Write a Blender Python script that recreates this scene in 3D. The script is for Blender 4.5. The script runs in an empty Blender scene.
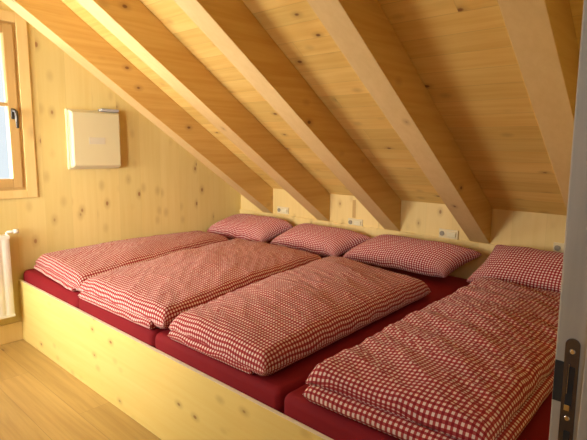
import bpy, bmesh, math, random
from mathutils import Vector, Matrix, noise as mn
R = math.radians
SC = bpy.context.scene
COL = SC.collection

# ------------------------------------------------------------------ nodes
class NT:
    def __init__(s, name):
        s.m = bpy.data.materials.new(name); s.m.use_nodes = True
        s.t = s.m.node_tree; s.t.nodes.clear()
        s.out = s.t.nodes.new('ShaderNodeOutputMaterial')
        s.b = s.t.nodes.new('ShaderNodeBsdfPrincipled')
        s.t.links.new(s.b.outputs[0], s.out.inputs[0])
    def put(s, sock, v):
        if isinstance(v, bpy.types.NodeSocket): s.t.links.new(v, sock)
        elif v is not None:
            if hasattr(sock.default_value, '__len__') and not hasattr(v, '__len__'): v = [v]*len(sock.default_value)
            if hasattr(v, '__len__') and len(v) == 3 and len(sock.default_value) == 4: v = (*v, 1)
            sock.default_value = v
    def n(s, typ, ins=None, **props):
        x = s.t.nodes.new(typ)
        for k, v in props.items(): setattr(x, k, v)
        for k, v in (ins or {}).items(): s.put(x.inputs[k], v)
        return x
    def ma(s, op, a, b=None, c=None):
        return s.n('ShaderNodeMath', {0: a, 1: b if b is not None else .5, 2: c if c is not None else .5}, operation=op).outputs[0]
    def ss(s, v, a, b, lo=0., hi=1.):
        return s.n('ShaderNodeMapRange', {0: v, 1: a, 2: b, 3: lo, 4: hi}, interpolation_type='SMOOTHSTEP').outputs[0]
    def mix(s, f, a, b, mode='MIX'):
        x = s.n('ShaderNodeMix', {0: f}, data_type='RGBA', blend_type=mode)
        s.put(x.inputs[6], a); s.put(x.inputs[7], b); return x.outputs[2]
    def cmb(s, a, b, c): return s.n('ShaderNodeCombineXYZ', {0: a, 1: b, 2: c}).outputs[0]
    def vm(s, v, w, op='MULTIPLY'): return s.n('ShaderNodeVectorMath', {0: v, 1: w}, operation=op).outputs[0]
    def noise(s, v, scale=1., detail=3., rough=.5, dist=0.):
        return s.n('ShaderNodeTexNoise', {'Vector': v, 'Scale': scale, 'Detail': detail, 'Roughness': rough, 'Distortion': dist}).outputs[0]

def wood(name, base, dark, knot=(.16, .055, .02), grain='X', plank='Y', w=None, seam=.6, length=None,
         amt=.6, knots=.5, kscale=6.5, tone=.12, rough=.5, kr=.16, rand=False, spec=.35):
    m = NT(name)
    tc = m.n('ShaderNodeTexCoord').outputs['Object']
    if rand:
        oi = m.n('ShaderNodeObjectInfo').outputs['Random']
        tc = m.vm(tc, m.cmb(m.ma('MULTIPLY', oi, 17.), m.ma('MULTIPLY', oi, 5.3), m.ma('MULTIPLY', oi, 9.1)), 'ADD')
    sep = m.n('ShaderNodeSeparateXYZ', {0: tc}).outputs
    ax = {'X': 0, 'Y': 1, 'Z': 2}
    g = sep[ax[grain]]; p = sep[ax[plank]]
    o = sep[3-ax[grain]-ax[plank]]
    if w:
        q = m.ma('DIVIDE', p, w); idx = m.ma('FLOOR', q)
        r1 = m.n('ShaderNodeTexWhiteNoise', {'W': idx}, noise_dimensions='1D').outputs[0]
        g = m.ma('ADD', g, m.ma('MULTIPLY', r1, 7.7))
        key = r1
        if length:
            j = m.ma('DIVIDE', g, length); ji = m.ma('FLOOR', j)
            key = m.n('ShaderNodeTexWhiteNoise', {'Vector': m.cmb(idx, ji, 0.)}, noise_dimensions='3D').outputs[0]
        o2 = m.ma('ADD', o, m.ma('MULTIPLY', key, 13.))
    else:
        o2 = o; key = None
    v = m.cmb(g, p, o2)
    warp = m.noise(m.vm(v, (1.3, 4., 4.)), 1., 2.)
    v2 = m.vm(v, m.cmb(0., m.ma('MULTIPLY', warp, .05), m.ma('MULTIPLY', warp, .05)), 'ADD')
    gr = m.noise(m.vm(v2, (1.6, 38., 38.)), 1., 4., .6)
    br = m.noise(m.vm(v2, (.8, 7., 7.)), 1., 2.)
    f = m.ma('ADD', m.ma('MULTIPLY', m.ss(gr, .3, .72), .6), m.ma('MULTIPLY', m.ss(br, .3, .7), .4))
    c = m.mix(m.ma('MULTIPLY', f, amt), base, dark)
    if key is not None and tone:
        tn = m.ma('ADD', m.ma('MULTIPLY', key, 2*tone), 1-tone)
        c = m.mix(1., c, m.cmb(tn, tn, m.ma('POWER', tn, 1.4)), 'MULTIPLY')
    if knots:
        vo = m.n('ShaderNodeTexVoronoi', {'Vector': m.vm(v, (.62, 1., 1.)), 'Scale': kscale, 'Randomness': 1.}, feature='F1')
        d = vo.outputs['Distance']
        keep = m.ma('GREATER_THAN', m.n('ShaderNodeSeparateColor', {0: vo.outputs['Color']}).outputs[0], 1-knots)
        halo = m.ma('MULTIPLY', m.ss(d, kr*2.0, kr*.4), m.ma('MULTIPLY', keep, .38))
        core = m.ma('MULTIPLY', m.ss(d, kr*.72, kr*.34), m.ma('MULTIPLY', keep, .85))
        c = m.mix(halo, c, [x*.8+y*.2 for x, y in zip(knot, base)])
        c = m.mix(core, c, knot)
    h = m.ma('MULTIPLY', gr, .15)
    if w:
        fr = m.ma('ABSOLUTE', m.ma('SUBTRACT', m.ma('FRACT', q), .5))
        sm = m.ss(fr, .5-.0022/w, .5)
        if length:
            fj = m.ma('ABSOLUTE', m.ma('SUBTRACT', m.ma('FRACT', j), .5))
            sm = m.ma('MAXIMUM', sm, m.ss(fj, .5-.0018/length, .5))
        c = m.mix(m.ma('MULTIPLY', sm, seam), c, [x*.42 for x in dark])
        h = m.ma('SUBTRACT', h, m.ma('MULTIPLY', sm, 1.2))
    bp = m.n('ShaderNodeBump', {'Strength': .25, 'Distance': .002, 'Height': h})
    m.put(m.b.inputs['Base Color'], c); m.put(m.b.inputs['Roughness'], rough)
    m.put(m.b.inputs['Specular IOR Level'], spec)
    m.put(m.b.inputs['Normal'], bp.outputs[0])
    return m.m

def plain(name, col, rough=.5, metal=0., spec=.5, nz=0., bump=0.):
    m = NT(name)
    tc = m.n('ShaderNodeTexCoord').outputs['Object']
    nn = m.noise(tc, 9., 3.)
    c = m.mix(m.ma('MULTIPLY', nn, nz), col, [x*.75 for x in col])
    m.put(m.b.inputs['Base Color'], c); m.put(m.b.inputs['Roughness'], rough)
    m.put(m.b.inputs['Metallic'], metal); m.put(m.b.inputs['Specular IOR Level'], spec)
    if bump:
        bp = m.n('ShaderNodeBump', {'Strength': bump, 'Distance': .002, 'Height': m.noise(tc, 160., 3.)})
        m.put(m.b.inputs['Normal'], bp.outputs[0])
    return m.m

def gingham(name):
    m = NT(name)
    uv = m.n('ShaderNodeTexCoord').outputs['UV']
    s = m.n('ShaderNodeSeparateXYZ', {0: uv}).outputs
    P = .0182
    def st(x):
        t = m.ma('ABSOLUTE', m.ma('SUBTRACT', m.ma('FRACT', m.ma('DIVIDE', x, P)), .5))
        return m.ss(t, .225, .275)
    a = st(s[0]); b = st(s[1])
    both = m.ma('MULTIPLY', a, b)
    one = m.ma('SUBTRACT', m.ma('ADD', a, b), both)
    c = m.mix(one, (.82, .68, .64), (.42, .062, .066))
    c = m.mix(both, c, (.27, .012, .022))
    m.put(m.b.inputs['Base Color'], c); m.put(m.b.inputs['Roughness'], .85)
    m.put(m.b.inputs['Specular IOR Level'], .2)
    m.put(m.b.inputs['Sheen Weight'], .08); m.put(m.b.inputs['Sheen Roughness'], .5)
    wv = m.ma('MULTIPLY', m.ma('SINE', m.ma('MULTIPLY', s[0], 2600.)), m.ma('SINE', m.ma('MULTIPLY', s[1], 2600.)))
    cr = m.noise(uv, 26., 4., .6)
    bp = m.n('ShaderNodeBump', {'Strength': .35, 'Distance': .006, 'Height': m.ma('ADD', m.ma('MULTIPLY', wv, .01), cr)})
    m.put(m.b.inputs['Normal'], bp.outputs[0])
    return m.m

def sheet(name):
    m = NT(name)
    tc = m.n('ShaderNodeTexCoord').outputs['Object']
    nn = m.noise(m.vm(tc, (3., 5., 5.)), 1., 4.)
    c = m.mix(nn, (.25, .010, .017), (.19, .007, .013))
    m.put(m.b.inputs['Base Color'], c); m.put(m.b.inputs['Roughness'], .8)
    m.put(m.b.inputs['Specular IOR Level'], .2)
    bp = m.n('ShaderNodeBump', {'Strength': .2, 'Distance': .01, 'Height': m.noise(m.vm(tc, (4., 9., 9.)), 1., 4.)})
    m.put(m.b.inputs['Normal'], bp.outputs[0])
    return m.m

BASE_ = (.80, .56, .235); DARK = (.66, .39, .125)
M = dict(
    ceil=wood('ceiling_boards', (.80, .58, .20), (.68, .43, .115), grain='Y', plank='X', w=.105, seam=.38, amt=.95, length=3.1, tone=.09, kscale=8.0, knots=.85, kr=.13),
    gable=wood('gable_boards', (.75, .61, .26), (.67, .50, .17), knot=(.30, .14, .05), grain='Z', plank='X', w=.19, seam=.10, tone=.04, amt=.5, kscale=8.0, knots=.95, kr=.16),
    knee=wood('knee_boards', (.80, .61, .27), (.71, .50, .18), knot=(.33, .17, .06), grain='Z', plank='Y', w=.2, seam=.15, tone=.05, amt=.5, kscale=8, knots=.8, kr=.13),
    rafter=wood('rafter_wood', (.66, .43, .14), (.55, .31, .075), grain='X', plank='Y', amt=.95, knots=.7, kscale=7., kr=.12, rand=True),
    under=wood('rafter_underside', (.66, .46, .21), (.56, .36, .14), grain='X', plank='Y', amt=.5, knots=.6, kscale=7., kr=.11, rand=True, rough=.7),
    board=wood('bed_board_wood', (.85, .68, .25), (.78, .55, .15), knot=(.30, .14, .035), grain='Y', plank='Z', amt=.55, knots=.95, kscale=10.5, kr=.15),
    floor=wood('oak_floor', (.62, .43, .165), (.42, .265, .09), knot=(.14, .07, .03), grain='Y', plank='X', w=.185, seam=.55, length=1.9, tone=.10, amt=.85, knots=.2, kscale=4., kr=.14, rough=.38, spec=.45),
    frame=wood('window_wood', (.60, .40, .16), (.50, .30, .10), grain='Z', plank='X', amt=.6, knots=.2, rough=.4),
    casing=wood('casing_wood', (.80, .60, .27), (.70, .47, .17), grain='Z', plank='X', amt=.5, knots=.2),
    jamb=wood('jamb_wood', (.50, .44, .35), (.38, .33, .26), knot=(.2, .12, .07), grain='Z', plank='Y', amt=.8, knots=.0, rough=.65),
    edge=wood('pale_edge', (.93, .86, .66), (.86, .76, .50), grain='Y', plank='X', knots=0, amt=.3),
    white=plain('cream_plastic', (.68, .61, .38), .42, nz=.08),
    vent=plain('grey_plastic', (.42, .42, .42), .4),
    mark=plain('faded_print', (.62, .57, .45), .5),
    enamel=plain('white_enamel', (.84, .82, .76), .3, nz=.05),
    dmetal=plain('dark_metal', (.10, .09, .08), .35, .8),
    plate=plain('steel_plate', (.13, .12, .14), .25, .85, bump=.05),
    black=plain('dark_recess', (.02, .018, .016), .7),
    brass=plain('screw_steel', (.75, .76, .8), .15, 1.),
    switch=plain('switch_plastic', (.72, .62, .40), .35),
    knob=plain('switch_knob', (.28, .25, .20), .5),
    lens=plain('reading_lens', (.78, .72, .52), .15, spec=.8),
    plaster=plain('hall_plaster', (.60, .58, .54), .9, nz=.1),
    ging=gingham('gingham_cloth'), sheet=sheet('red_jersey'),
)
g = NT('window_glass')
_t = g.n('ShaderNodeBsdfTransparent').outputs[0]; _g = g.n('ShaderNodeBsdfGlossy', {'Roughness': .02}).outputs[0]
_f = g.n('ShaderNodeFresnel', {'IOR': 1.45}).outputs[0]
g.t.links.new(g.n('ShaderNodeMixShader', {0: _f, 1: _t, 2: _g}).outputs[0], g.out.inputs[0])
M['glass'] = g.m
sn = plain('snowy_ground', (.75, .78, .82), .9, nz=.2)

# ------------------------------------------------------------------ helpers
def box(bm, x0, x1, y0, y1, z0, z1, bev=0., seg=2):
    t = bmesh.new()
    bmesh.ops.create_cube(t, size=1)
    for v in t.verts:
        v.co = Vector(((x0+x1)/2+v.co.x*(x1-x0), (y0+y1)/2+v.co.y*(y1-y0), (z0+z1)/2+v.co.z*(z1-z0)))
    if bev: bmesh.ops.bevel(t, geom=t.edges[:], offset=bev, segments=seg, profile=.6, affect='EDGES')
    me = bpy.data.meshes.new('t'); t.to_mesh(me); t.free(); bm.from_mesh(me); bpy.data.meshes.remove(me)
def prism(bm, pts, y0, y1, bev=0., axis='Y'):
    """polygon in XZ extruded along Y (axis='Y'), or polygon in YZ along X"""
    t = bmesh.new()
    mk = (lambda p, q: (p[0], q, p[1])) if axis == 'Y' else (lambda p, q: (q, p[0], p[1]))
    a = [t.verts.new(mk(p, y0)) for p in pts]; b = [t.verts.new(mk(p, y1)) for p in pts]
    n = len(pts); t.faces.new(a); t.faces.new(b[::-1])
    for i in range(n): t.faces.new((a[i], b[i], b[(i+1) % n], a[(i+1) % n]))
    bmesh.ops.recalc_face_normals(t, faces=t.faces[:])
    if bev: bmesh.ops.bevel(t, geom=t.edges[:], offset=bev, segments=2, profile=.6, affect='EDGES')
    me = bpy.data.meshes.new('t'); t.to_mesh(me); t.free(); bm.from_mesh(me); bpy.data.meshes.remove(me)
def tube(bm, pts, r, seg=12):
    pts = [Vector(p) for p in pts]; rs = r if hasattr(r, '__len__') else [r]*len(pts)
    rings = []; up = None
    for i, p in enumerate(pts):
        d = (pts[min(i+1, len(pts)-1)]-pts[max(i-1, 0)]).normalized()
        if up is None: up = d.orthogonal().normalized()
        up = (up-d*up.dot(d)).normalized(); s = d.cross(up)
        rings.append([bm.verts.new(p+(up*math.cos(a)+s*math.sin(a))*rs[i]) for a in [2*math.pi*k/seg for k in range(seg)]])
    for i in range(len(rings)-1):
        for k in range(seg): bm.faces.new((rings[i][k], rings[i][(k+1) % seg], rings[i+1][(k+1) % seg], rings[i+1][k]))
    bm.faces.new(rings[0][::-1]); bm.faces.new(rings[-1])
def obj(name, bm, mat, parent=None, smooth=False, loc=None):
    bmesh.ops.recalc_face_normals(bm, faces=bm.faces[:])
    me = bpy.data.meshes.new(name); bm.to_mesh(me); bm.free()
    me.materials.append(mat)
    o = bpy.data.objects.new(name, me); COL.objects.link(o)
    if smooth:
        for f in me.polygons: f.use_smooth = True
    if parent: o.parent = parent
    if loc: o.location = loc
    return o
def struct(o, kind='structure'): o['kind'] = kind; return o
def empty(name, loc=(0, 0, 0)):
    o = bpy.data.objects.new(name, None); COL.objects.link(o); o.location = loc
    o.empty_display_size = .1; return o
def tag(o, label, cat, group=None):
    o['label'] = label; o['category'] = cat
    if group: o['group'] = group
    return o
def B(*boxes, bev=0.):
    bm = bmesh.new()
    for b in boxes: box(bm, *b, bev=bev)
    return bm

# ------------------------------------------------------------------ dimensions (m)
LX = 2.05; ZB = .43; ZK = .9876; TH = R(33.9); TT = math.tan(TH)
RY = -.449; RS = .6731; RW = .1352; RH = .1951/math.cos(TH)
XR = -1.30; XW = -2.10; YP = -3.44; YC = -3.66      # ridge, west wall, partition faces
zr = ZK+(LX-XR)*TT; zw = zr-(XR-XW)*TT
MT = .50

# ------------------------------------------------------------------ room shell
struct(obj('floor', B((XW-.2, LX+.2, -5.6, .2, -.12, 0)), M['floor']))
# ceiling: local X runs down the slope
def roof(name, xa, za, xb, zb_, mat):
    L = math.hypot(xb-xa, zb_-za); ang = -math.atan2(zb_-za, xb-xa)
    o = obj(name, B((0, L, -5.6, .2, 0, .06)), mat)
    o.location = (xa, 0, za); o.rotation_euler = (0, ang, 0); return struct(o)
roof('ceiling', XR, zr, LX+.2, ZK-.2*TT, M['ceil'])
roof('ceiling_west_slope', XW-.2, zw-.2*TT, XR, zr, M['ceil'])
# gable wall with the window opening
WX0, WX1, WZ0, WZ1 = -1.15, .075, 1.05, 2.16
def slopez(x): return (ZK+(LX-x)*TT if x > XR else zr-(XR-x)*TT)
bm = bmesh.new()
prism(bm, [(WX1, 0), (LX, 0), (LX, slopez(LX)), (WX1, slopez(WX1))], 0, .18)
prism(bm, [(WX0, WZ1), (WX1, WZ1), (WX1, slopez(WX1)), (WX0, slopez(WX0))], 0, .18)
prism(bm, [(WX0, 0), (WX1, 0), (WX1, WZ0), (WX0, WZ0)], 0, .18)
prism(bm, [(XW, 0), (WX0, 0), (WX0, slopez(WX0)), (XR, zr), (XW, slopez(XW))], 0, .18)
struct(obj('wall_left', bm, M['gable']))
# knee wall: upper boards and a thicker lower board the rafters stand on
struct(obj('wall_right', B((LX, LX+.15, -5.6, 0, 0, ZK)), M['knee']))
bm = bmesh.new(); box(bm, LX-.018, LX, YP, 0, .0, ZK-RH-.0005, bev=.002)
struct(obj('trim_1', bm, M['knee']))
# west wall with its balcony window
VW = [(-1.35, -.25), (-2.45, -1.55)]; VZ0, VZ1 = .75, 2.0
bxs = [(XW-.15, XW, -5.6, -2.45, 0, zw), (XW-.15, XW, -1.55, -1.35, 0, zw), (XW-.15, XW, -.25, 0, 0, zw)]
for a, b in VW: bxs += [(XW-.15, XW, a, b, 0, VZ0), (XW-.15, XW, a, b, VZ1, zw)]
struct(obj('wall_back', B(*bxs), M['knee']))
# partition with the door opening, and the hall behind the camera
DX0, DX1, DZ = -1.25, -.25, 2.05
bm = bmesh.new()
prism(bm, [(DX1+.03, 0), (LX, 0), (LX, ZK), (DX1+.03, slopez(DX1+.03))], YC, YP)
prism(bm, [(DX0-.03, DZ), (DX1+.03, DZ), (DX1+.03, slopez(DX1)), (DX0-.03, slopez(DX0-.03))], YC, YP)
prism(bm, [(XW, 0), (DX0-.03, 0), (DX0-.03, slopez(DX0-.03)), (XR, zr), (XW, zw)], YC, YP)
struct(obj('wall_front', bm, M['gable']))
bm = bmesh.new(); prism(bm, [(XW, 0), (LX, 0), (LX, ZK), (XR, zr), (XW, zw)], -5.6, -5.45)
struct(obj('wall_hall', bm, M['plaster']))

# baseboards
bm = bmesh.new(); box(bm, XW, -.0205, -.018, 0, 0, .135, bev=.003)
struct(obj('baseboard_left', bm, M['casing']))
bm = bmesh.new(); box(bm, XW, XW+.018, YP, -.018, 0, .135, bev=.003)
struct(obj('baseboard_back', bm, M['casing']))

# ------------------------------------------------------------------ window in the gable wall
w = struct(empty('window_1', ((WX0+WX1)/2, 0, WZ0)))
def W(name, bm, mat, par=w, smooth=False):
    o = obj(name, bm, mat, smooth=smooth)
    o.parent = par
    o.matrix_parent_inverse = Matrix.Translation(-wpos(par))
    return o
def wpos(o):
    p = Vector((0, 0, 0))
    while o is not None and o.type == 'EMPTY':
        p += o.location if o.type == 'EMPTY' else Vector((0, 0, 0)); o = o.parent
    return p
bm = B((WX1-.002, WX1+.066, -.014, 0, WZ0-.05, WZ1+.06), (WX0-.066, WX0+.002, -.014, 0, WZ0-.05, WZ1+.06),
       (WX0+.002, WX1-.002, -.014, 0, WZ1-.004, WZ1+.06), (WX0+.002, WX1-.002, -.014, 0, WZ0-.05, WZ0+.004), bev=.0025)
W('casing', bm, M['casing'])
cx = (WX0+WX1)/2
fr = .038
bm = B((WX0, WX0+fr, .0, .10, WZ0, WZ1), (WX1-fr*.6, WX1, .0, .10, WZ0, WZ1), (WX0+fr, WX1-fr*.6, .0, .10, WZ0, WZ0+.022), (WX0+fr, WX1-fr*.6, .0, .10, WZ1-.022, WZ1),
       bev=.002)
W('window_frame', bm, M['frame'])
for a, b in ((WX0+fr, cx-.002), (cx+.002, WX1-fr*.6)):
    z0, z1 = WZ0+.022, WZ1-.022; s = .060
    bm = B((a, a+s, -.012, .05, z0, z1), (b-s, b, -.012, .05, z0, z1), (a+s, b-s, -.012, .05, z0, z0+s), (a+s, b-s, -.012, .05, z1-s, z1), bev=.004)
    sh = W('sash', bm, M['frame'])
    W('glass_pane', B((a+s-.01, b-s+.01, .018, .024, z0+s-.01, z1-s+.01)), M['glass'], sh)
    zc = (z0+z1)/2+.02
    W('glazing_bar', B((a+s, b-s, -.004, .04, zc-.011, zc+.011), bev=.003), M['frame'], sh)
    if b > 0-.2:
        hx = b-.035
        bm = bmesh.new()
        box(bm, hx-.013, hx+.013, -.022, -.012, 1.53, 1.60, bev=.004)
        tube(bm, [(hx, -.02, 1.585), (hx, -.05, 1.585), (hx+.004, -.062, 1.577), (hx+.006, -.064, 1.54), (hx+.008, -.062, 1.47)], [.010, .010, .011, .010, .009], 10)
        W('window_handle', bm, M['dmetal'], sh, True)['label'] = 'dark metal lever handle'
# two windows in the wall behind the camera's left
for k, (VY0, VY1) in enumerate(VW):
    w2 = struct(empty('window_%d' % (k+2), (XW, (VY0+VY1)/2, VZ0)))
    bm = B((XW-.1, XW+.014, VY0, VY0+.07, VZ0, VZ1), (XW-.1, XW+.014, VY1-.07, VY1, VZ0, VZ1), (XW-.1, XW+.014, VY0+.07, VY1-.07, VZ0, VZ0+.07),
           (XW-.1, XW+.014, VY0+.07, VY1-.07, VZ1-.07, VZ1), bev=.003)
    W('window_frame', bm, M['frame'], w2)
    W('glass_pane', B((XW-.05, XW-.044, VY0+.06, VY1-.06, VZ0+.06, VZ1-.06)), M['glass'], w2)

# ------------------------------------------------------------------ rafters
rl = ['spruce rafter nearest the window wall, its underside glaring white at the top',
      'second spruce rafter from the window wall, ending above the second pillow',
      'middle spruce rafter of five, ending above the left half of the plump third pillow',
      'spruce rafter ending above the gap between the third and fourth pillows',
      'rightmost spruce rafter, dim, running down beside the grey door jamb']
x0 = XR+.06
base = None
for i in range(5):
    if base is None:
        bm = bmesh.new()
        L = LX-x0
        prism(bm, [(0, 0), (0, -RH), (-L, L*TT-RH), (-L, L*TT)], 0, RW, bev=.003)
        for v in bm.verts: v.co.x -= .0005; v.co.z -= .0008
        o = base = obj('rafter', bm, M['rafter'])
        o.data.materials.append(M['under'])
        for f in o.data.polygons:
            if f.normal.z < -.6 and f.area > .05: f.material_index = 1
    else:
        o = base.copy(); COL.objects.link(o)
    o.location = (LX, RY-i*RS, ZK)
    tag(o, rl[i], 'beam', 'sloping roof rafters')
bm = B((XR-.06, XR+.06, YP, 0, zr-.38, zr-.08), bev=.004)
struct(obj('trim_2', bm, M['rafter']))

# ------------------------------------------------------------------ bed platform
bp = tag(empty('bed_platform', (0, YP/2, 0)), 'long low spruce sleeping platform with a knotty front board against the wall', 'bed')
def P(name, bm, mat, par, smooth=False):
    o = obj(name, bm, mat, smooth=smooth); o.parent = par
    o.matrix_parent_inverse = Matrix.Translation(-wpos(par)); return o
bm = bmesh.new(); box(bm, -.020, 0, YP+.002, -.0005, .0, ZB, bev=.002)
fb = P('front_board', bm, M['board'], bp)
fb.data.materials.append(M['edge'])
for f in fb.data.polygons:
    if f.normal.z > .5: f.material_index = 1
P('deck', B((.001, LX-.02, YP+.004, -.002, .26, .298)), M['frame'], bp)
P('rail', B((.9, .96, YP+.004, -.002, .0, .26)), M['frame'], bp)

# ------------------------------------------------------------------ mattresses
JY = [-.004, -.865, -1.665, -2.50, -3.335]
ml = ['dark red mattress in the corner under the window wall', 'red mattress second from the window wall, sheet edge showing under the crumpled duvet end',
      'long dark red mattress, third from the window wall, bare strip beside its duvet', 'dark red mattress nearest the door jamb, under the double-folded duvet']
for i in range(4):
    y1, y0 = JY[i]-.002, JY[i+1]+.002
    bm = bmesh.new(); box(bm, 0, LX-.03, y0, y1, .30, MT, bev=0)
    es = bm.edges[:]
    bmesh.ops.bevel(bm, geom=es, offset=.034, segments=5, profile=.5, affect='EDGES')
    for v in bm.verts:
        p = v.co
        if p.z > .34:
            k = mn.noise(Vector((p.x*3, p.y*3, i*5)))*.004
            p.z += min(k, 0)
    for v in bm.verts: v.co.x += .004
    o = obj('mattress', bm, M['sheet'], smooth=True)
    tag(o, ml[i], 'mattress', 'red mattresses on the sleeping platform')

# ------------------------------------------------------------------ soft slabs
def samp(L, r, step):
    """(s, arc) positions across a length L with rounded ends of radius r"""
    k = 7; out = []
    for i in range(k):
        a = math.pi/2*i/k; out.append((r*(1-math.cos(a)), r*a, math.sin(a)))
    n = max(4, int((L-2*r)/step)); off = r*math.pi/2
    for i in range(n+1):
        out.append((r+(L-2*r)*i/n, off+(L-2*r)*i/n, 1.))
    tot = L-2*r+2*off
    for i in range(k-1, -1, -1):
        a = math.pi/2*i/k; out.append((L-r*(1-math.cos(a)), tot-r*a, math.sin(a)))
    return [(s/L, t, f) for s, t, f in out]
def slab(bm, uvl, cor, ht, hb, ru, rv, puff, wr, step=.016, floorz=None, maxx=None, sharp=1., rot=0., seed=0, sag=None, du=(0., 0.)):
    """cor: FL, FR, BR, BL 3-D corners of the seam plane (F = foot end, L = window side)"""
    FL, FR, BR, BL = [Vector(c) for c in cor]
    LU = ((BL-FL).length+(BR-FR).length)/2; LV = ((FR-FL).length+(BR-BL).length)/2
    n = (BL-FL).cross(FR-FL).normalized()
    if n.z < 0: n = -n
    us = samp(LU, ru, step); vs = samp(LV, rv, step)
    nu, nv = len(us), len(vs)
    top = {}; bot = {}
    for i, (u, tu, fu) in enumerate(us):
        for j, (v, tv, fv) in enumerate(vs):
            # slightly bowed outline: edges pull in between the corners
            p = FL.lerp(FR, v).lerp(BL.lerp(BR, v), u)
            bu = (4*v*(1-v))*du[0]*(1-2*u); bv = (4*u*(1-u))*du[1]*(1-2*v)
            p = p+(BL-FL).normalized()*bu+(FR-FL).normalized()*bv
            q = Vector((u*LU, v*LV, seed*3.7))
            e = mn.noise(q*2.1)*.010
            e2 = mn.noise(Vector((u*LU*9, v*LV*9, seed*1.3+4)))*.007*(1-fu*fv)
            f = (fu*fv)**sharp
            pf = (math.sin(math.pi*u)*math.sin(math.pi*v))**.75 if 0 < u < 1 and 0 < v < 1 else 0
            hgt = ht*f+puff*pf+wr(u*LU, v*LV)*f
            low = hb*f
            edge = (i in (0, nu-1)) or (j in (0, nv-1))
            a = p+n*(hgt+e2*2)+Vector((e*(1-fu), e*(1-fv), e2))
            b = p-n*low+Vector((e*(1-fu), e*(1-fv), e2))
            if edge: b = a
            for pt in (a, b):
                if floorz is not None:
                    fz = floorz + (.0008 if pt is b else .0012)
                    if pt.z < fz: pt.z = fz
                if maxx is not None and pt.x > maxx: pt.x = maxx-.0005*(pt is b)
            top[i, j] = (bm.verts.new(a), (tu, tv))
            bot[i, j] = top[i, j] if edge else (bm.verts.new(b), (tu, -tv))
    cr, sr = math.cos(rot), math.sin(rot)
    for D, flip in ((top, False), (bot, True)):
        for i in range(nu-1):
            for j in range(nv-1):
                ks = [(i, j), (i+1, j), (i+1, j+1), (i, j+1)]
                if flip: ks = ks[::-1]
                try: fc = bm.faces.new([D[k][0] for k in ks])
                except ValueError: continue
                fc.smooth = True
                for lp, k in zip(fc.loops, ks):
                    x, y = us[k[0]][1], vs[k[1]][1]
                    if flip: y = -y
                    lp[uvl].uv = (x*cr-y*sr+.37*seed, x*sr+y*cr)
def ridge(x): return 1-abs(x)*2
def wrf(amp, ang, f1, f2, seed, dirn=None):
    ca, sa = math.cos(ang), math.sin(ang)
    def w(x, y):
        a = x*ca+y*sa; b = -x*sa+y*ca
        t = mn.noise(Vector((a*f1, b*f2, seed)))
        t2 = mn.noise(Vector((a*f1*2.3+3, b*f2*1.5, seed+9)))
        lf = mn.noise(Vector((x*2.2, y*2.6, seed+20)))
        return amp*(t*1.1+max(0, ridge(t2)-.55)*1.1-.2) + .010*lf
    return w
def soft(name, label, cat, group, layers, org):
    bm = bmesh.new(); uvl = bm.loops.layers.uv.new('UVMap')
    for kw in layers: slab(bm, uvl, **kw)
    for v in bm.verts: v.co -= Vector(org)
    me = bpy.data.meshes.new(name); bm.to_mesh(me); bm.free(); me.materials.append(M['ging'])
    o = bpy.data.objects.new(name, me); COL.objects.link(o); o.location = org
    return tag(o, label, cat, group)
def cz(pts, z): return [(x, y, z) for x, y in pts]
GD = 'folded gingham duvets on the red mattresses'
F0 = MT
# corner order: foot-left, foot-right, head-right, head-left
duv = [
 dict(l='red gingham duvet in the far corner along the window wall', lo=[(.065, -.06), (.01, -.80), (1.40, -.50), (1.5, -.06)], up=[(.085, -.030), (.01, -.89), (1.50, -.485), (1.54, -.022)],
      h=.020, t=.062, puff=.050, wr=wrf(.007, 1.2, 7, 3, 1), rot=0.),
 dict(l='red gingham duvet second from the window wall, its foot end creased open', lo=[(-.02, -.94), (-.005, -1.66), (1.40, -1.42), (1.4, -.62)], up=[(.005, -.895), (.02, -1.74), (1.55, -1.465), (1.56, -.52)],
      h=.024, t=.062, puff=.052, wr=wrf(.008, 1.0, 7, 3, 12), rot=0.),
 dict(l='red gingham duvet third from the window wall, bare red sheet along its right side', lo=[(.0, -1.80), (.01, -2.34), (1.30, -2.28), (1.45, -1.60)], up=[(.02, -1.775), (.01, -2.415), (1.42, -2.375), (1.58, -1.50)],
      h=.024, t=.064, puff=.050, wr=wrf(.010, .2, 7, 2.6, 23), rot=0.),
 dict(l='red gingham duvet nearest the door jamb, folded in two thick layers and rumpled', lo=[(.01, -2.60), (.045, -3.225), (1.60, -3.22), (1.62, -2.57)], up=[(.035, -2.59), (.080, -3.20), (1.67, -3.21), (1.67, -2.545)],
      h=.030, t=.048, puff=.030, wr=wrf(.016, .53, 9, 2.2, 5), rot=0., zu=.072),
]
for i, d in enumerate(duv):
    h = d['h']; t = d['t']
    lo = dict(cor=cz(d['lo'], F0+h), ht=h, hb=h, ru=h, rv=h, puff=0, wr=lambda x, y: 0, floorz=F0, seed=i*2+1, rot=d['rot'])
    zu = F0+d.get('zu', .046)
    up = dict(cor=cz(d['up'], zu), ht=t, hb=t*.5 if 'zu' in d else .044, ru=t*.95, rv=t*.95, puff=d['puff'], wr=d['wr'], floorz=F0, seed=i*2+2, rot=d['rot'], step=.013)
    soft('duvet', d['l'], 'duvet', GD, [lo, up], (.8, d['up'][0][1]-.4, F0))

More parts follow.
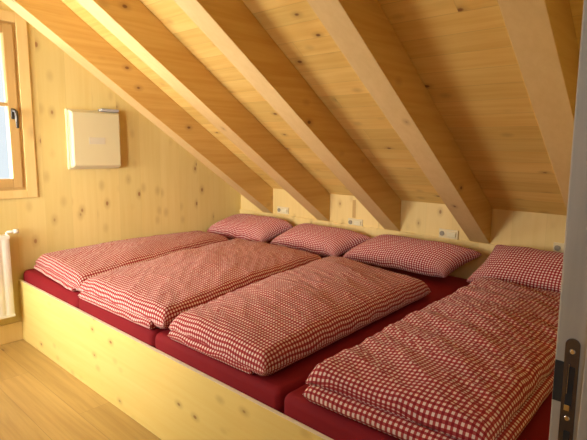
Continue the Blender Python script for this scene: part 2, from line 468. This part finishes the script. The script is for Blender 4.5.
GP = 'gingham pillows against the knee wall'
zf = F0+.05
pil = [
 dict(l='red gingham pillow in the far corner, leftmost of the row', c=[(1.60, -.02, zf+.02), (1.66, -.70, zf), (1.955, -.80, .685), (1.97, -.05, .665)]),
 dict(l='red gingham pillow second from the corner, between the leftmost pillow and the plump one', c=[(1.70, -.76, zf), (1.70, -1.45, zf), (1.955, -1.62, .68), (1.97, -.90, .69)]),
 dict(l='plump red gingham pillow with a pointed right tip beside bare red mattress', c=[(1.72, -1.50, zf), (1.74, -2.31, zf), (1.93, -2.47, .70), (1.965, -1.68, .705)]),
 dict(l='red gingham pillow nearest the door jamb, tucked behind the rumpled duvet', c=[(1.74, -2.45, zf), (1.74, -3.22, zf), (1.965, -3.27, .76), (1.965, -2.54, .76)]),
]
for i, d in enumerate(pil):
    kw = dict(cor=d['c'], ht=.105, hb=.06, ru=.13, rv=.20, puff=.012, wr=wrf(.005, 1.57, 8, 4, 40+i*3), floorz=F0, maxx=LX-.021, sharp=.68, seed=20+i, step=.014, du=(.018, .03))
    soft('pillow', d['l'], 'pillow', GP, [kw], (1.8, d['c'][0][1]-.4, F0))

# ------------------------------------------------------------------ wall unit
u = tag(empty('wall_unit', (.555, 0, 1.40)), 'cream plastic box unit mounted on the window wall', 'wall box')
P('back_plate', B((.362, .752, -.03, -.0005, 1.188, 1.622), bev=.006), M['white'], u)
bm = bmesh.new()
a = [(.372, 1.198), (.748, 1.198), (.748, 1.612), (.372, 1.612)]; b = [(.388, 1.216), (.744, 1.216), (.744, 1.598), (.388, 1.598)]
rings = [[bm.verts.new((x, -.03, z)) for x, z in a], [bm.verts.new((x, -.054, z)) for x, z in a], [bm.verts.new((x, -.070, z)) for x, z in b]]
for k in range(2):
    for i in range(4): bm.faces.new((rings[k][i], rings[k][(i+1) % 4], rings[k+1][(i+1) % 4], rings[k+1][i]))
bm.faces.new(rings[2])
bmesh.ops.bevel(bm, geom=bm.edges[:], offset=.004, segments=2, profile=.6, affect='EDGES')
cov = P('cover', bm, M['white'], u)
cv = P('emblem_plate', B((.500, .625, -.0725, -.0695, 1.372, 1.422), bev=.001), M['mark'], cov)
cv['label'] = 'faint greyish raised oblong'
P('vent_slot', B((.605, .745, -.070, -.012, 1.615, 1.636), bev=.004), M['vent'], u)['label'] = 'small grey strip on top'

# ------------------------------------------------------------------ radiator
r = tag(empty('radiator', (-.5, -.07, .2)), 'white ribbed panel radiator hung under the window', 'radiator')
bm = bmesh.new()
RX0, RX1 = -1.05, -.085
prof = []
n = 19; pw = (RX1-RX0)/n
for k in range(n):
    for s, dep in ((0., 0.), (.12, .003), (.5, .005), (.88, .003)):
        prof.append((RX0+(k+s)*pw, -.091-dep))
prof.append((RX1, -.091))
fr_ = [[bm.verts.new((x, y, z)) for x, y in prof] for z in (.222, 7.22e-1+.025)]
for i in range(len(prof)-1): bm.faces.new((fr_[0][i], fr_[0][i+1], fr_[1][i+1], fr_[1][i]))
P('front_panel', bm, M['enamel'], r, True)
bm = B((RX0, RX1, -.091, -.045, .222, 7.22e-1+.025), (RX0-.002, RX1+.002, -.1, -.04,   .743, .767), (RX0-.002, RX1+.002, -.1, -.04, .207, .224), bev=.003)
P('casing', bm, M['enamel'], r)
bm = bmesh.new(); tube(bm, [(-.99, -.07, .0), (-.99, -.07, .21)], .009, 12); P('pipe', bm, M['enamel'], r, True)
bm = bmesh.new()
tube(bm, [(RX1-.005, -.07, .785), (RX1+.05, -.07, .785)], .008, 12)
tube(bm, [(RX1+.035, -.07, .785), (RX1+.065, -.07, .785)], .015, 14)
tube(bm, [(RX1-.006, -.07, .766), (RX1-.006, -.07, .785)], .009, 12)
P('valve', bm, M['enamel'], r, True)
for bx in (-.25, -.90): P('bracket', B((bx, bx+.03, -.046, -.0005, .30, .64)), M['enamel'], r)

# ------------------------------------------------------------------ bunk lights / switches on the knee wall
sl = ['small white switch plate on the knee wall above the gap between the first two pillows',
      'small white switch plate on the knee wall under a thin dark groove',
      'small white switch plate with a glossy right half above the plump pointed pillow',
      'small white switch plate on the knee wall above the pillow nearest the door jamb']
proto = None
for i, (y, z) in enumerate(((-.57, .795), (-1.375, .772), (-2.165, .782), (-2.905, .787))):
    if proto is None:
        root = proto = empty('switch_plate')
        bm = B((-.011, -.0005, -.085, .055, -.032, .032), bev=.004); obj('plate', bm, M['switch'], root)
        bm = bmesh.new(); tube(bm, [(-.010, .030, 0), (-.017, .030, 0)], .017, 20); obj('knob', bm, M['knob'], root)['label'] = 'dark round knob'
        bm = B((-.022, -.010, -.072, -.008, -.018, .018), bev=.006); obj('lamp_lens', bm, M['lens'], root)
        cur = root
    else:
        cur = proto.copy(); COL.objects.link(cur)
        for ch in proto.children:
            c = ch.copy(); COL.objects.link(c); c.parent = cur
    cur.location = (LX, y, z)
    tag(cur, sl[i], 'switch', 'switch plates along the knee wall')
# thin groove strip above the second plate
struct(obj('trim_3', B((LX-.004, LX, -1.385, -1.355, .81, .955), bev=.001), M['frame']))

# ------------------------------------------------------------------ door frame with strike plate
d = struct(empty('door_1', (DX1, YP, 0)))
def je(z): return -3.407-(1.61-z)*.0155
bm = bmesh.new()
# right jamb (its room-side edge is a little out of plumb)
jp = [(-3.60, 0), (je(0), 0), (je(2.05), 2.05), (-3.60, 2.05)]
prism(bm, jp, DX1, DX1+.035, bev=.003, axis='X')
P('door_jamb', bm, M['jamb'], d)
bm = bmesh.new(); box(bm, DX1-.014, DX1, -3.60, -3.465, 0, 2.05, bev=.002)
P('door_stop', bm, M['jamb'], d)
bm = B((DX0-.035, DX0, -3.60, -3.43, 0, 2.05), bev=.003); P('door_jamb', bm, M['jamb'], d)
bm = B((DX0, DX1, -3.60, -3.43, 2.05, 2.085), bev=.003); P('door_head', bm, M['jamb'], d)
# strike plate: a rounded-end strip let into the jamb
bm = bmesh.new()
yc = -3.4430; hw = .0116; zt = 1.046; zb_ = .80
def sy(z): return -(zt-z)*.0155     # follows the jamb's lean
out = []
for k in range(13):
    a = math.pi*k/12; out.append((yc+hw*math.cos(a), zt-hw+hw*math.sin(a)))
for k in range(13):
    a = math.pi+math.pi*k/12; out.append((yc+hw*math.cos(a)+sy(zb_), zb_+hw+hw*math.sin(a)))
prism(bm, out, DX1-.0025, DX1+.001, bev=.0006, axis='X')
sp = P('strike_plate', bm, M['plate'], d); sp['label'] = 'dark shiny steel strike plate with rounded end'
bm = bmesh.new()
box(bm, DX1-.0032, DX1-.0020, yc-.006-.001, yc+.005-.001, .925, .995, bev=.0004)
box(bm, DX1-.0032, DX1-.0020, yc-.006-.003, yc+.004-.003, .830, .875, bev=.0004)
P('latch_hole', bm, M['black'], sp)
bm = bmesh.new(); box(bm, DX1-.0055, DX1-.0028, yc+.0015, yc+.0025, .945, 1.0, bev=.0004)
box(bm, DX1-.009, DX1-.0028, yc-.0055, yc+.0035, .915, .926, bev=.0008)
P('latch_lip', bm, M['brass'], sp)
bm = bmesh.new()
for z in (1.022, .898):
    tube(bm, [(DX1-.0020, yc+sy(z), z), (DX1-.0040, yc+sy(z), z)], [.0052, .0036], 16)
P('screw', bm, M['brass'], sp)
bm = bmesh.new()
prism(bm, [(yc+hw-.002, .925), (yc+hw-.002, 1.000), (je(1.0)-.0012, 1.000), (je(.925)-.0012, .925)], DX1-.0022, DX1+.012, bev=.0006, axis='X')
P('strike_lip', bm, M['black'], sp)['label'] = 'dark bent lip at the jamb edge'

# outside: snowy ground seen through the glass
struct(obj('ground', B((-14, 14, .3, 30, -1.2, -1.0)), sn))

# ------------------------------------------------------------------ light
def area(name, loc, target, sx, sy_, power, col, spread=math.pi):
    l = bpy.data.lights.new(name, 'AREA'); l.shape = 'RECTANGLE'; l.size = sx; l.size_y = sy_
    l.spread = spread; l.energy = power; l.color = col
    o = bpy.data.objects.new(name, l); COL.objects.link(o); o.location = loc
    o.rotation_euler = (Vector(target)-Vector(loc)).to_track_quat('-Z', 'Y').to_euler(); return o
area('daylight_west', (XW-.18, -.80, 1.38), (0, -.30, 1.9), .95, 1.1, 66, (1., .95, .80), R(140))
area('daylight_west_second', (XW-.18, -2.0, 1.38), (.25, -.1, 1.15), .5, .9, 20, (1., .95, .84), R(85))
area('daylight_gable', (-.70, .42, 1.25), (-.15, -.7, 2.0), .9, .8, 115, (1., .98, .88))
area('hall_lamp', (-1.85, -4.2, 2.25), (-.25, -3.45, 1.5), .5, .5, 3.2, (.66, .82, 1.), R(100))
wd = bpy.data.worlds.new('World'); SC.world = wd; wd.use_nodes = True
nt = wd.node_tree; bg = nt.nodes['Background']
bg.inputs[0].default_value = (.85, .95, 1., 1); bg.inputs[1].default_value = 1.

# ------------------------------------------------------------------ camera
cam = bpy.data.cameras.new('camera'); co = bpy.data.objects.new('camera', cam); COL.objects.link(co)
F, YAW, PIT, ROL = 485.68, R(47.979), R(8.509), R(.768)
fw = Vector((math.sin(YAW)*math.cos(PIT), math.cos(YAW)*math.cos(PIT), -math.sin(PIT)))
rt = fw.cross(Vector((0, 0, 1))).normalized(); up = rt.cross(fw)
rt2 = rt*math.cos(ROL)+up*math.sin(ROL); up2 = -rt*math.sin(ROL)+up*math.cos(ROL)
co.matrix_world = Matrix(((rt2.x, up2.x, -fw.x, -1.1775), (rt2.y, up2.y, -fw.y, -3.6182), (rt2.z, up2.z, -fw.z, 1.3686), (0, 0, 0, 1)))
cam.sensor_width = 36; cam.sensor_fit = 'HORIZONTAL'; cam.lens = F*36/587; cam.clip_start = .01
SC.camera = co
vs = SC.view_settings
vs.view_transform = 'Standard'; vs.look = 'None'; vs.exposure = 0.; vs.gamma = 1.; vs.use_curve_mapping = False
